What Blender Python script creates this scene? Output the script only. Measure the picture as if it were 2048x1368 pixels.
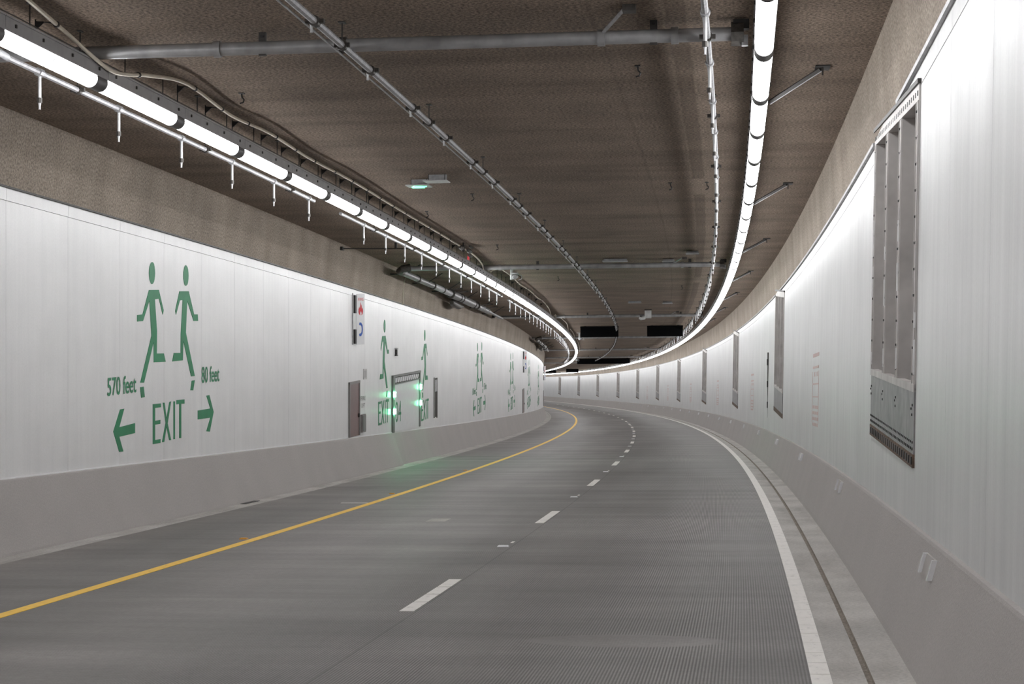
import bpy, bmesh, math, random
import numpy as np
from mathutils import Vector, Matrix
random.seed(7)
sc = bpy.context.scene
for o in list(bpy.data.objects): bpy.data.objects.remove(o)
COL = sc.collection

# ------------------------------------------------------------------ camera, world, exposure
CAM_H = 1.8637                       # camera height over the carriageway
cam = bpy.data.cameras.new('camera'); camo = bpy.data.objects.new('camera', cam); COL.objects.link(camo)
cam.sensor_width = 36.0; cam.lens = 3783.785 / 2048 * 36.0
cam.clip_start = 0.1; cam.clip_end = 2000
camo.location = (0, 0, CAM_H); camo.rotation_euler = (math.pi / 2, 0, 0)
sc.camera = camo
w = bpy.data.worlds.new('world'); sc.world = w; w.use_nodes = True
w.node_tree.nodes['Background'].inputs[0].default_value = (0.60, 0.62, 0.65, 1)
w.node_tree.nodes['Background'].inputs[1].default_value = 0.25
sc.view_settings.view_transform = 'Standard'; sc.view_settings.look = 'None'
sc.view_settings.gamma = 1.0; sc.view_settings.use_curve_mapping = False
sc.view_settings.exposure = 0.86
TUBE_STRENGTH = 11.0

# ------------------------------------------------------------------ the alignment of the tunnel: s along, d to the right, h up
PSI, K0, K1, K2 = -0.1357356861431167, 0.0009373491878126044, -3.655154696375142e-06, 2.692174343689312e-09
G1, G2, G3, BANK = -0.027296705556500926, -4.720606556166641e-06, 2.4493209209967216e-08, 0.010722091150871936
_s = np.arange(-40, 420.01, 0.25)
_p = PSI + K0 * _s + .5 * K1 * _s ** 2 + K2 * _s ** 3
_x = np.concatenate([[0], np.cumsum(-(np.sin(_p[1:]) + np.sin(_p[:-1])) / 2 * .25)])
_y = np.concatenate([[0], np.cumsum((np.cos(_p[1:]) + np.cos(_p[:-1])) / 2 * .25)])
_x -= np.interp(0, _s, _x); _y -= np.interp(0, _s, _y)
def head(s): return float(np.interp(s, _s, _p))
def zr(s): return G1 * s + G2 * s * s + G3 * s ** 3
def P(s, d, h):
    a = head(s)
    return Vector((float(np.interp(s, _s, _x)) + d * math.cos(a), float(np.interp(s, _s, _y)) + d * math.sin(a), zr(s) + BANK * d + h))
def frame(s, d, h, tilt=True):
    a = head(s); sl = (G1 + 2 * G2 * s + 3 * G3 * s * s) if tilt else 0.0
    r = Vector((math.cos(a), math.sin(a), 0)); t = Vector((-math.sin(a), math.cos(a), sl)).normalized(); u = r.cross(t)
    m = Matrix((r, t, u)).transposed().to_4x4(); m.translation = P(s, d, h); return m

# ------------------------------------------------------------------ materials
MATS = {}
def nodes(name):
    m = bpy.data.materials.new(name); m.use_nodes = True; nt = m.node_tree
    MATS[name] = m; return m, nt, nt.nodes['Principled BSDF']
def N(nt, typ, **kw):
    n = nt.nodes.new(typ)
    for k, v in kw.items():
        if k.startswith('i_'):
            key = k[2:]; key = int(key) if key.isdigit() else key.replace('_', ' '); n.inputs[key].default_value = v
        else: setattr(n, k, v)
    return n
def L(nt, a, b): nt.links.new(a, b)
def mapped(nt, coord, scale):
    tc = N(nt, 'ShaderNodeUVMap', uv_map='sd') if coord == 'sd' else N(nt, 'ShaderNodeTexCoord')
    mp = N(nt, 'ShaderNodeMapping'); mp.inputs['Scale'].default_value = scale
    L(nt, tc.outputs[0] if coord == 'sd' else tc.outputs[coord], mp.inputs['Vector']); return mp.outputs[0]
def noise(nt, coord, scale, sc_=1.0, detail=4.0, rough=.55):
    n = N(nt, 'ShaderNodeTexNoise'); n.inputs['Scale'].default_value = sc_; n.inputs['Detail'].default_value = detail; n.inputs['Roughness'].default_value = rough
    L(nt, mapped(nt, coord, scale), n.inputs['Vector']); return n.outputs[0]
def ramp(nt, fac, stops):
    r = N(nt, 'ShaderNodeValToRGB'); e = r.color_ramp.elements
    while len(e) < len(stops): e.new(0.5)
    for el, (p, c) in zip(e, stops): el.position = p; el.color = (*c, 1) if len(c) == 3 else c
    L(nt, fac, r.inputs[0]); return r.outputs[0]
def g3(v): return (v, v, v)
def mul(nt, a, b, fac=1.0, typ='MULTIPLY'):
    m = N(nt, 'ShaderNodeMix', data_type='RGBA', blend_type=typ); m.inputs[0].default_value = fac
    for idx, v in ((6, a), (7, b)):
        if isinstance(v, tuple): m.inputs[idx].default_value = (*v, 1)
        else: L(nt, v, m.inputs[idx])
    return m.outputs[2]
def bump(nt, b, height, strength=.3, dist=.01):
    n = N(nt, 'ShaderNodeBump'); n.inputs['Strength'].default_value = strength; n.inputs['Distance'].default_value = dist
    L(nt, height, n.inputs['Height']); L(nt, n.outputs[0], b.inputs['Normal'])
def plain(name, col, rough=.5, metal=0.0, var=.12, scale=6.0, spec=.5):
    m, nt, b = nodes(name)
    n = noise(nt, 'Object', (scale,) * 3, 1.0, 3)
    lo = tuple(max(0, c * (1 - var)) for c in col); hi = tuple(min(1, c * (1 + var)) for c in col)
    L(nt, ramp(nt, n, [(.3, lo), (.7, hi)]), b.inputs['Base Color'])
    b.inputs['Roughness'].default_value = rough; b.inputs['Metallic'].default_value = metal; b.inputs['Specular IOR Level'].default_value = spec
    return m
def emit(name, col, strength):
    m, nt, b = nodes(name); b.inputs['Base Color'].default_value = (.8, .8, .8, 1)
    b.inputs['Emission Color'].default_value = (*col, 1); b.inputs['Emission Strength'].default_value = strength; return m

# brown sprayed concrete of the deck soffit: grain, sooty transverse streaks, blotches
def concrete(name, base, streak, grain=.45, rough=.9, streak_amt=.8, blot=(.80, 1.12)):
    m, nt, b = nodes(name)
    c = ramp(nt, noise(nt, 'sd', (30, 30, 1), 1.0, 3, .7), [(.38, g3(1 - grain)), (.62, g3(1 + grain * .45))])
    c2 = ramp(nt, noise(nt, 'sd', streak, 1.0, 4, .6), [(.32, (.55, .52, .49)), (.50, g3(1.0)), (.68, (1.12, 1.12, 1.12))])
    c3 = ramp(nt, noise(nt, 'sd', (.7, .7, 1), 1.0, 3), [(.3, g3(blot[0])), (.7, g3(blot[1]))])
    col = mul(nt, base, c); col = mul(nt, col, c2, streak_amt); col = mul(nt, col, c3)
    L(nt, col, b.inputs['Base Color']); b.inputs['Roughness'].default_value = rough; b.inputs['Specular IOR Level'].default_value = .2
    bump(nt, b, noise(nt, 'sd', (45, 45, 1), 1.0, 3, .7), .5, .01); return m
def soffit():
    m = concrete('soffit', (.262, .203, .158), (1.0, .09, 1), .60, streak_amt=.5); nt = m.node_tree; b = nt.nodes['Principled BSDF']
    src = b.inputs['Base Color'].links[0].from_socket
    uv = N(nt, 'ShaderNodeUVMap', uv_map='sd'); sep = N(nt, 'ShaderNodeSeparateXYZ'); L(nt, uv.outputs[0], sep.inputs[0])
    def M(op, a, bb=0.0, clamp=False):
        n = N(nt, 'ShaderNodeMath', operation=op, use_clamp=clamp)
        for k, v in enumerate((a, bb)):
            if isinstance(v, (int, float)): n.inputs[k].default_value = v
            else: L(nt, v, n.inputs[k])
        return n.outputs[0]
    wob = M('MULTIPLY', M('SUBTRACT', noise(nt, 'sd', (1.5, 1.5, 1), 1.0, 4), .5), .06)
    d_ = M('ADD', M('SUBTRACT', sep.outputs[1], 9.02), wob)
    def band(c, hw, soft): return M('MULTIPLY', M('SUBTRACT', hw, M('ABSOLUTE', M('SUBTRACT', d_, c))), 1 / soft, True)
    # dark strip left of the outer nozzle pipe, broken at the deck joints
    dark_strip = band(-.74, .11, .025); jo = M('LESS_THAN', M('MODULO', M('ADD', sep.outputs[0], 265 - 33.8), 26.5), 24.0)
    dark_strip = M('MULTIPLY', dark_strip, jo)
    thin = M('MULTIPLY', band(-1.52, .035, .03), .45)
    f = M('MULTIPLY', M('MAXIMUM', dark_strip, thin), .50)
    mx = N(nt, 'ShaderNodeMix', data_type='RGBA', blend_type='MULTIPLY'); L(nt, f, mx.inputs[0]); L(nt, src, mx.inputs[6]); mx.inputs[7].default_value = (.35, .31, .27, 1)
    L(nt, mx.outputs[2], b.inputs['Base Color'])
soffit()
concrete('haunch', (.36, .305, .255), (1.3, .4, 1), .42, .88, .25)
concrete('barrier', (.43, .406, .392), (.4, .5, 1), .06, .75, .04, (.96, 1.03))
concrete('gutter', (.52, .50, .475), (.5, 2.0, 1), .14, .8, .4)
concrete('backing', (.25, .23, .21), (.5, .5, 1))

def road():
    m, nt, b = nodes('road')
    uv = N(nt, 'ShaderNodeUVMap', uv_map='sd'); sep = N(nt, 'ShaderNodeSeparateXYZ'); L(nt, uv.outputs[0], sep.inputs[0])
    def M(op, a, bb=0.0, cc=None):
        n = N(nt, 'ShaderNodeMath', operation=op)
        for i, v in enumerate((a, bb, cc)):
            if v is None: continue
            if isinstance(v, (int, float)): n.inputs[i].default_value = v
            else: L(nt, v, n.inputs[i])
        return n.outputs[0]
    s_, d_ = sep.outputs[0], sep.outputs[1]
    groove = M('SINE', M('MULTIPLY', d_, 2 * math.pi / .0235))
    groove = M('MULTIPLY_ADD', groove, .5, .5)
    worn = ramp(nt, noise(nt, 'sd', (.10, .8, 1), 1.0, 4), [(.36, g3(0.12)), (.60, g3(1.0))])
    side = ramp(nt, M('MULTIPLY_ADD', d_, .25, 1.45), [(.30, g3(.50)), (.85, g3(1.0))])         # the slow lane is tined deepest
    # worn smooth oval scar across the slow lane
    e = M('ADD', M('POWER', M('DIVIDE', M('SUBTRACT', s_, 14.35), .38), 2.0), M('POWER', M('DIVIDE', M('SUBTRACT', d_, -1.0), .75), 2.0))
    scar = ramp(nt, M('MULTIPLY', e, .5), [(.42, g3(0.1)), (.56, g3(1.0))])
    amt = mul(nt, mul(nt, worn, side), scar)
    ampl = N(nt, 'ShaderNodeMix', data_type='FLOAT'); L(nt, amt, ampl.inputs[0]); ampl.inputs[2].default_value = .5; L(nt, groove, ampl.inputs[3])
    gcol = ramp(nt, ampl.outputs[0], [(.0, g3(.45)), (.55, g3(1.0)), (1.0, g3(1.28))])
    c1 = ramp(nt, noise(nt, 'sd', (.8, .16, 1), 1.0, 6, .62), [(.3, g3(.68)), (.50, g3(.98)), (.70, g3(1.28))])
    c2 = ramp(nt, noise(nt, 'sd', (.05, .5, 1), 1.0, 4), [(.3, g3(.78)), (.7, g3(1.20))])
    c3 = ramp(nt, noise(nt, 'sd', (18, 18, 1), 1.0, 4, .7), [(.3, g3(.85)), (.7, g3(1.12))])
    sc2 = ramp(nt, M('MULTIPLY', e, .5), [(.42, g3(1.18)), (.54, g3(1.0))])
    # paler towards the left, palest at the left shoulder, darkest in the right lane
    dd = ramp(nt, M('MULTIPLY_ADD', d_, .1, .9), [(.05, (1.36, 1.34, 1.31)), (.15, g3(1.16)), (.28, g3(1.22)), (.43, g3(1.22)), (.60, g3(1.06)), (.77, g3(.97)), (.93, g3(1.0))])
    joint = ramp(nt, M('ABSOLUTE', M('ADD', d_, 2.925)), [(.005, g3(.55)), (.009, g3(1.0))])
    col = (.176, .164, .159)
    for c in (c1, c2, c3, dd, gcol, sc2, joint): col = mul(nt, col, c)
    L(nt, col, b.inputs['Base Color']); b.inputs['Roughness'].default_value = .55; b.inputs['Specular IOR Level'].default_value = .35
    bump(nt, b, ampl.outputs[0], .6, .004)
road()

def enamel(name, lo, mid, hi, streak, rough):
    m, nt, b = nodes(name)
    c = ramp(nt, noise(nt, 'sd', streak, 1.0, 5, .65), [(.30, lo), (.52, mid), (.72, hi)])
    c2 = ramp(nt, noise(nt, 'sd', (.5, .8, 1), 1.0, 4), [(.3, g3(.94)), (.7, g3(1.04))])
    c3 = ramp(nt, noise(nt, 'sd', (40, 40, 1), 1.0, 2), [(.25, g3(.95)), (.6, g3(1.0))])
    L(nt, mul(nt, mul(nt, c, c2), c3), b.inputs['Base Color'])
    L(nt, ramp(nt, noise(nt, 'sd', (1.6, .5, 1), 1.0, 3, .55), [(.3, g3(rough[0])), (.7, g3(rough[1]))]), b.inputs['Roughness'])
    b.inputs['Specular IOR Level'].default_value = .55
    bump(nt, b, noise(nt, 'sd', (1.2, .5, 1), 1.0, 3), .03, .01)
enamel('enamel', (.77, .772, .78), (.81, .81, .815), (.84, .84, .845), (4, .25, 1), (.36, .29))
enamel('enamel_grimy', (.64, .645, .65), (.71, .715, .715), (.76, .765, .765), (5, .22, 1), (.38, .28))
def painted(name, base, wear, lo=.52, hi=.62):
    m, nt, b = nodes(name)
    n = noise(nt, 'sd', (7, 14, 1), 1.0, 5, .7)
    L(nt, ramp(nt, n, [(.30, wear), (.42, base), (.7, tuple(min(1, c * 1.08) for c in base))]), b.inputs['Base Color']); b.inputs['Roughness'].default_value = .6
painted('yellow_paint', (.92, .58, .085), (.62, .42, .12))
painted('white_paint', (.80, .77, .735), (.52, .50, .475))
plain('green_paint', (.004, .215, .085), .5, var=.12, scale=3)
plain('grey_text', (.42, .42, .42), .6)
plain('faded_red', (.68, .52, .50), .6, var=.06)
plain('red_paint', (.62, .02, .03), .5); plain('blue_paint', (.02, .09, .42), .5); plain('sign_white', (.74, .74, .76), .4, var=.03)
plain('galv', (.40, .40, .41), .55, .45, .2, 14); plain('galv_bright', (.55, .55, .56), .5, .4, .15, 14)
plain('pipe_grey', (.36, .36, .365), .40, .25, .2, 5)
plain('pipe_dark', (.20, .198, .198), .42, .25, .3, 9); plain('housing', (.30, .295, .30), .5, .2, .1); plain('collar', (.10, .095, .10), .45, .0, .1)
plain('black_metal', (.018, .017, .017), .5); plain('dark_steel', (.05, .046, .043), .5, .3)
plain('conduit', (.66, .60, .50), .6, var=.1); plain('cast_iron', (.075, .068, .062), .55, .3, .3, 20)
plain('sign_black', (.004, .004, .0045), .9, var=.05, spec=.05); plain('cctv_white', (.62, .63, .63), .45)
plain('vent_steel', (.52, .495, .48), .48, .2, .16, 3.0); plain('vent_plate', (.25, .243, .25), .42, .3, .3, 5.0)
plain('damper', (.205, .187, .174), .6, .15, .18, 2.0); plain('rust', (.13, .085, .06), .8, 0, .5, 12)
plain('maroon', (.17, .10, .095), .32, 0, .2, 1.5); plain('door_frame', (.22, .205, .20), .4, .4); plain('recess_dark', (.05, .045, .04), .7)
plain('reflector', (.50, .49, .48), .3, 0, .1); plain('reflector_white', (.75, .75, .77), .25, 0, .04); plain('amber', (.55, .25, .02), .35)
plain('slot_dirt', (.27, .235, .20), .9, 0, .4, 25); plain('glint_white', (.8, .8, .8), .5); plain('jamb', (.17, .18, .17), .45, .2)
emit('tube_glow', (.985, .99, 1.0), TUBE_STRENGTH)
emit('green_glow', (.12, 1.0, .42), 34.0)
emit('exit_glow', (.10, .9, .35), 1.6)

# ------------------------------------------------------------------ mesh helpers
def sprops(o, label=None, cat=None, group=None, kind=None):
    if label: o['label'] = label
    if cat: o['category'] = cat
    if group: o['group'] = group
    if kind: o['kind'] = kind
    return o
def link(name, me, mat, parent=None, loc=None):
    o = bpy.data.objects.new(name, me); COL.objects.link(o)
    if mat and not me.materials: me.materials.append(MATS[mat])
    if parent: o.parent = parent
    if loc is not None: o.location = loc
    return o
def tomesh(name, bm, smooth=False, loc=None):
    if loc is not None: bmesh.ops.translate(bm, vec=-Vector(loc), verts=bm.verts)
    bmesh.ops.recalc_face_normals(bm, faces=bm.faces)
    me = bpy.data.meshes.new(name); bm.to_mesh(me); bm.free()
    if smooth:
        for p in me.polygons: p.use_smooth = True
        if hasattr(me, 'set_sharp_from_angle'): me.set_sharp_from_angle(angle=math.radians(40))
    return me
class Thing:
    def __init__(self, name, label, cat, loc, group=None, kind=None):
        self.o = bpy.data.objects.new(name, None); COL.objects.link(self.o); self.o.empty_display_size = .1
        self.loc = Vector(loc); self.o.location = self.loc; sprops(self.o, label, cat, group, kind)
    def part(self, name, bm, mat, smooth=False, parent=None, label=None, kind=None):
        o = link(name, tomesh(name, bm, smooth, self.loc), mat, parent or self.o)
        return sprops(o, label=label, kind=kind)
def single(name, bm, mat, label, cat, loc, group=None, smooth=False, kind=None):
    return sprops(link(name, tomesh(name, bm, smooth, loc), mat, None, loc), label, cat, group, kind)
def NB(): return bmesh.new()
def hexa(bm, v):
    """v: 8 corners, bottom ring 0-3 then top ring 4-7"""
    vs = [bm.verts.new(p) for p in v]
    for f in ((3, 2, 1, 0), (4, 5, 6, 7), (0, 1, 5, 4), (1, 2, 6, 5), (2, 3, 7, 6), (3, 0, 4, 7)): bm.faces.new([vs[i] for i in f])
    return bm
def pbox(bm, s0, s1, d0, d1, h0, h1):
    return hexa(bm, [P(s0, d0, h0), P(s0, d1, h0), P(s1, d1, h0), P(s1, d0, h0), P(s0, d0, h1), P(s0, d1, h1), P(s1, d1, h1), P(s1, d0, h1)])
def lbox(bm, x0, x1, y0, y1, z0, z1):
    return hexa(bm, [Vector(p) for p in ((x0, y0, z0), (x1, y0, z0), (x1, y1, z0), (x0, y1, z0), (x0, y0, z1), (x1, y0, z1), (x1, y1, z1), (x0, y1, z1))])
def sweep(bm, pts, r, n=8, cap=True):
    """round tube through world points; r a number or a list"""
    pts = [Vector(p) for p in pts]; rs = r if isinstance(r, (list, tuple)) else [r] * len(pts); rings = []; up = None
    for i, p in enumerate(pts):
        t = (pts[min(i + 1, len(pts) - 1)] - pts[max(i - 1, 0)]).normalized()
        if up is None: up = Vector((0, 0, 1)) if abs(t.z) < .9 else Vector((1, 0, 0))
        a = t.cross(up).normalized(); b_ = a.cross(t).normalized(); up = b_
        rings.append([bm.verts.new(p + (a * math.cos(2 * math.pi * k / n) + b_ * math.sin(2 * math.pi * k / n)) * rs[i]) for k in range(n)])
    for a, b_ in zip(rings, rings[1:]):
        for k in range(n): bm.faces.new((a[k], a[(k + 1) % n], b_[(k + 1) % n], b_[k]))
    if cap: bm.faces.new(rings[0][::-1]); bm.faces.new(rings[-1])
    return bm
def cyl(bm, a, b, r, n=8): return sweep(bm, [a, b], r, n)
def along(s0, s1, d, h, step=1.5):
    k = max(1, int(math.ceil((s1 - s0) / step))); return [P(s0 + (s1 - s0) * i / k, d, h) for i in range(k + 1)]
def ribbon(prof, s0, s1, ds=1.0, closed=False, vaxis=None):
    """extrude a (d,h) profile along the alignment, with an 'sd' UV map in metres"""
    bm = NB(); uvl = bm.loops.layers.uv.new('sd'); k = max(1, int(math.ceil((s1 - s0) / ds)))
    vv = vaxis
    if vv is None:
        vv = [0.0]
        for (a, b_), (c, e) in zip(prof, prof[1:]): vv.append(vv[-1] + math.hypot(c - a, e - b_))
    S = [s0 + (s1 - s0) * i / k for i in range(k + 1)]
    rows = [[bm.verts.new(P(s, d, h)) for d, h in prof] for s in S]
    n = len(prof)
    for i in range(k):
        for j in range(n if closed else n - 1):
            j2 = (j + 1) % n
            f = bm.faces.new((rows[i][j], rows[i][j2], rows[i + 1][j2], rows[i + 1][j]))
            va, vb = vv[j], vv[j2]
            for lp, uv in zip(f.loops, ((S[i], va), (S[i], vb), (S[i + 1], vb), (S[i + 1], va))): lp[uvl].uv = uv
    if closed: bm.faces.new(rows[0][::-1]); bm.faces.new(rows[-1])
    return bm
def struct(name, bm, mat, label=None, smooth=False):
    return sprops(link(name, tomesh(name, bm, smooth), mat), label=label, kind='structure')
def piece(name, bm, mat, parent):           # a part of a setting object whose origin is the world's
    return link(name, tomesh(name, bm), mat, parent)
def uvbox(s0, s1, d0, d1, h0, h1, lean=0.0):
    """thin panel with an 'sd' UV map (s,h); lean shifts d with h"""
    bm = NB(); uvl = bm.loops.layers.uv.new('sd')
    def q(s, d, h): return P(s, d + lean * h, h)
    co = [(s0, d0, h0), (s0, d1, h0), (s1, d1, h0), (s1, d0, h0), (s0, d0, h1), (s0, d1, h1), (s1, d1, h1), (s1, d0, h1)]
    vs = [bm.verts.new(q(*c)) for c in co]
    for f in ((3, 2, 1, 0), (4, 5, 6, 7), (0, 1, 5, 4), (1, 2, 6, 5), (2, 3, 7, 6), (3, 0, 4, 7)):
        fc = bm.faces.new([vs[i] for i in f])
        for lp, i in zip(fc.loops, f): lp[uvl].uv = (co[i][0] + co[i][1] * .7, co[i][2])
    return bm

S0, S1 = -30.0, 395.0
CEIL = 5.42
# ------------------------------------------------------------------ setting: carriageway, gutters, walls, soffit
floor = struct('floor', ribbon([(-8.45, 0), (-6.45, 0), (-3.0, 0), (.47, 0)], S0, S1, 1.0, vaxis=[-8.45, -6.45, -3.0, .47]), 'road', 'dark grey concrete carriageway with fine lengthwise tining')
piece('gutter', ribbon([(-8.45, .0), (-8.60, -.004), (-8.615, -.02), (-8.63, -.004), (-9.0, .006)], S0, S1, 1.0), 'gutter', floor)
piece('gutter', ribbon([(.47, 0), (.695, -.008)], S0, S1, 1.0), 'gutter', floor)
piece('drain_slot', ribbon([(.695, -.008), (.700, -.03), (.735, -.03), (.740, -.006)], S0, S1, 1.0), 'slot_dirt', floor)
piece('gutter', ribbon([(.740, -.006), (1.02, .008)], S0, S1, 1.0), 'gutter', floor)
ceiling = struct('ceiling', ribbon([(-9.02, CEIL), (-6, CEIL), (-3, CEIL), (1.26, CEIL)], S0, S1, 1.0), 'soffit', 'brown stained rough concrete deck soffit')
wall_left = struct('wall_left', ribbon([(-9.00, CEIL), (-9.10, 4.49), (-9.35, 4.49), (-9.35, .5)], S0, S1, 1.0), 'haunch', 'curved wall of white enamel panels below a brown concrete band')
wall_right = struct('wall_right', ribbon([(1.24, CEIL), (1.288, 4.50), (1.75, 4.50), (1.75, .5)], S0, S1, 1.0), 'haunch', 'outer curved wall of white panels with tall steel vents')
LEAN = .0172; RD = 1.2237                    # right panel face: d = RD + LEAN*h
PW = 2.22; GAP = .006
# left panels: main sheet, narrow top sheet
TOPL, MIDL, BOTL = 4.485, 4.325, .86
def lpanel(s0, s1):
    piece('wall_panel', uvbox(s0 + GAP / 2, s1 - GAP / 2, -9.16, -9.125, BOTL, MIDL - GAP / 2), 'enamel', wall_left)
    piece('top_panel', uvbox(s0 + GAP / 2, s1 - GAP / 2, -9.16, -9.122, MIDL + GAP / 2, TOPL), 'enamel', wall_left)
s = 22.49 - 5 * PW; nL = 0
while s < 185: lpanel(s, s + PW); s += PW; nL += 1
for a, b in ((S0, 22.49 - 5 * PW), (s, S1)):
    piece('panel_run', ribbon([(-9.35, BOTL), (-9.125, BOTL), (-9.125, TOPL), (-9.35, TOPL)], a, b), 'enamel', wall_left)
piece('panel_lip', ribbon([(-9.13, .90), (-9.105, .895), (-9.105, .865), (-9.13, .86)], S0, S1, 1.0, True), 'enamel', wall_left)
struct('trim_1', ribbon([(-9.13, 4.482), (-9.085, 4.482), (-9.085, 4.502), (-9.13, 4.506)], S0, S1, 1.0, True), 'dark_steel', 'dark flashing along the top of the left panels')
# right panels, divided evenly between the vents
VENTS = [(15.35, 20.35), (46.35, 51.1), (77.5, 82.4), (109.4, 114.3), (141.0, 145.5), (170.6, 174.9), (200.7, 205.2), (232.3, 237.0), (267.0, 271.4), (300.3, 304.7), (333.9, 338.3)]
TOPR, MIDR, BOTR = 4.49, 4.32, .80
def vtop(u): return 4.37 + .29 * u
def vbot(u): return 1.265 + .165 * u
def rpanel(s0, s1, h0=BOTR, h1=MIDR, name='wall_panel'):
    piece(name, uvbox(s0 + GAP / 2, s1 - GAP / 2, RD, RD + .03, h0, h1 - GAP / 2, LEAN), 'enamel_grimy', wall_right)
edges = [4.0] + [e for v in VENTS for e in v] + [360.0]
for i in range(0, len(edges), 2):
    a, b = edges[i], edges[i + 1]; k = max(1, round((b - a) / PW))
    for j in range(k):
        x0, x1 = a + (b - a) * j / k, a + (b - a) * (j + 1) / k
        rpanel(x0, x1); rpanel(x0, x1, MIDR + GAP, TOPR, 'top_panel')
for a, b in VENTS:
    for j in range(2):
        u0, u1 = j / 2, (j + 1) / 2; x0, x1 = a + (b - a) * u0, a + (b - a) * u1
        bm = NB(); uvl = bm.loops.layers.uv.new('sd')
        co = [(x0, RD, BOTR), (x0, RD + .03, BOTR), (x1, RD + .03, BOTR), (x1, RD, BOTR), (x0, RD, vbot(u0)), (x0, RD + .03, vbot(u0)), (x1, RD + .03, vbot(u1)), (x1, RD, vbot(u1))]
        vs = [bm.verts.new(P(q[0], q[1] + LEAN * q[2], q[2])) for q in co]
        for f in ((3, 2, 1, 0), (4, 5, 6, 7), (0, 1, 5, 4), (1, 2, 6, 5), (2, 3, 7, 6), (3, 0, 4, 7)):
            fc = bm.faces.new([vs[q] for q in f])
            for lp, q in zip(fc.loops, f): lp[uvl].uv = (co[q][0], co[q][2])
        piece('sill_panel', bm, 'enamel_grimy', wall_right)
    # sliver of panel above the lower end of each vent
    u1 = .40; x1 = a + (b - a) * u1
    bm = NB(); uvl = bm.loops.layers.uv.new('sd')
    co = [(a, vtop(0)), (x1, vtop(u1)), (x1, TOPR), (a, TOPR)]
    f0 = [bm.verts.new(P(q[0], RD + LEAN * q[1], q[1])) for q in co]; f1 = [bm.verts.new(P(q[0], RD + .03 + LEAN * q[1], q[1])) for q in co]
    fcs = [bm.faces.new(f0), bm.faces.new(f1[::-1])] + [bm.faces.new((f0[q], f0[(q + 1) % 4], f1[(q + 1) % 4], f1[q])) for q in range(4)]
    for fc in fcs:
        for lp in fc.loops: lp[uvl].uv = (a, lp.vert.co.z)
    piece('head_panel', bm, 'enamel_grimy', wall_right)
for a, b in ((S0, 4.0), (360.0, S1)):
    piece('panel_run', ribbon([(1.7, BOTR), (RD + LEAN * BOTR, BOTR), (RD + LEAN * TOPR, TOPR), (1.7, TOPR)], a, b), 'enamel_grimy', wall_right)
te = [S0] + [e for a, b in VENTS for e in (a + .42 * (b - a), b)] + [S1]
for k in range(0, len(te), 2):
    struct('trim_%d' % (2 + k // 2), ribbon([(1.268, 4.486), (1.315, 4.486), (1.315, 4.515), (1.262, 4.515)], te[k], te[k + 1], 1.0, True), 'pipe_grey', 'grey metal flashing along the top of the right panels')

# ------------------------------------------------------------------ concrete traffic barriers
def barrier(label, prof, a, b):
    loc = P(a, prof[0][0], 0)
    return single('concrete_barrier', ribbon(prof, a, b, 1.0, True), 'barrier', label, 'barrier', loc)
RB = [(.99, -.02), (1.005, .06), (1.205, .795), (1.215, .815), (1.245, .828), (1.72, .828), (1.72, -.02)]
LBp = [(-8.78, -.02), (-8.79, .03), (-9.085, .865), (-9.10, .88), (-9.13, .884), (-9.34, .884), (-9.34, -.02)]
LBq = [(-8.86, -.02), (-8.87, .03), (-9.095, .872), (-9.105, .882), (-9.13, .885), (-9.34, .885), (-9.34, -.02)]
barrier('sloped grey concrete barrier with reflectors under the vents', RB, S0, S1)
barrier('sloped grey concrete barrier before the exit door', LBp, S0, 51.25)
barrier('grey concrete barrier below and beyond the exit door', LBq, 51.25, S1)

# ------------------------------------------------------------------ tunnel lights: one proto, copied
ORDN = ['first', 'second', 'third', 'fourth', 'fifth', 'sixth', 'seventh', 'eighth', 'ninth', 'tenth', 'eleventh', 'twelfth']
FL = 2.665
def tube_part(y0, y1, r, a0=-200, a1=20, n=14, caps=True):
    bm = NB(); ang = [math.radians(a0 + (a1 - a0) * k / n) for k in range(n + 1)]
    A = [bm.verts.new((r * math.cos(a), y0, r * math.sin(a))) for a in ang]; B = [bm.verts.new((r * math.cos(a), y1, r * math.sin(a))) for a in ang]
    for k in range(n): bm.faces.new((A[k], A[k + 1], B[k + 1], B[k]))
    bm.faces.new((A[n], A[0], B[0], B[n]))
    bm.faces.new(A[::-1]); bm.faces.new(B); return bm
HL = FL / 2 - .012; BAND = .15; TR = .082
hb = NB(); lbox(hb, -.088, .088, -HL, HL, .030, .155); lbox(hb, -.098, .098, -HL, HL, .150, .168)
m_house = tomesh('housing', hb)
m_tube = tomesh('diffuser', tube_part(.008, HL - BAND, TR), True)
m_ring = tomesh('joint_ring', tube_part(-.008, .008, TR + .003), True)
m_coll = tomesh('end_collar', tube_part(-BAND, BAND, TR + .005), True)
rb = NB(); cyl(rb, (0, 0, .16), (0, 0, CEIL - 5.0), .007, 6); lbox(rb, -.02, .02, -.04, .04, CEIL - 5.0 - .012, CEIL - 5.0)
m_rod = tomesh('hanger_rods', rb)
bb = NB()
for y in (-1.1, -.45, .3, 1.05):
    for x in (-.094, .094): lbox(bb, x - .008, x + .008, y - .012, y + .012, .085, .115)
m_bolt = tomesh('bolts', bb)
for m_, n_ in ((m_house, 'housing'), (m_tube, 'tube_glow'), (m_ring, 'housing'), (m_coll, 'collar'), (m_rod, 'dark_steel'), (m_bolt, 'dark_steel')): m_.materials.append(MATS[n_])
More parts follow.
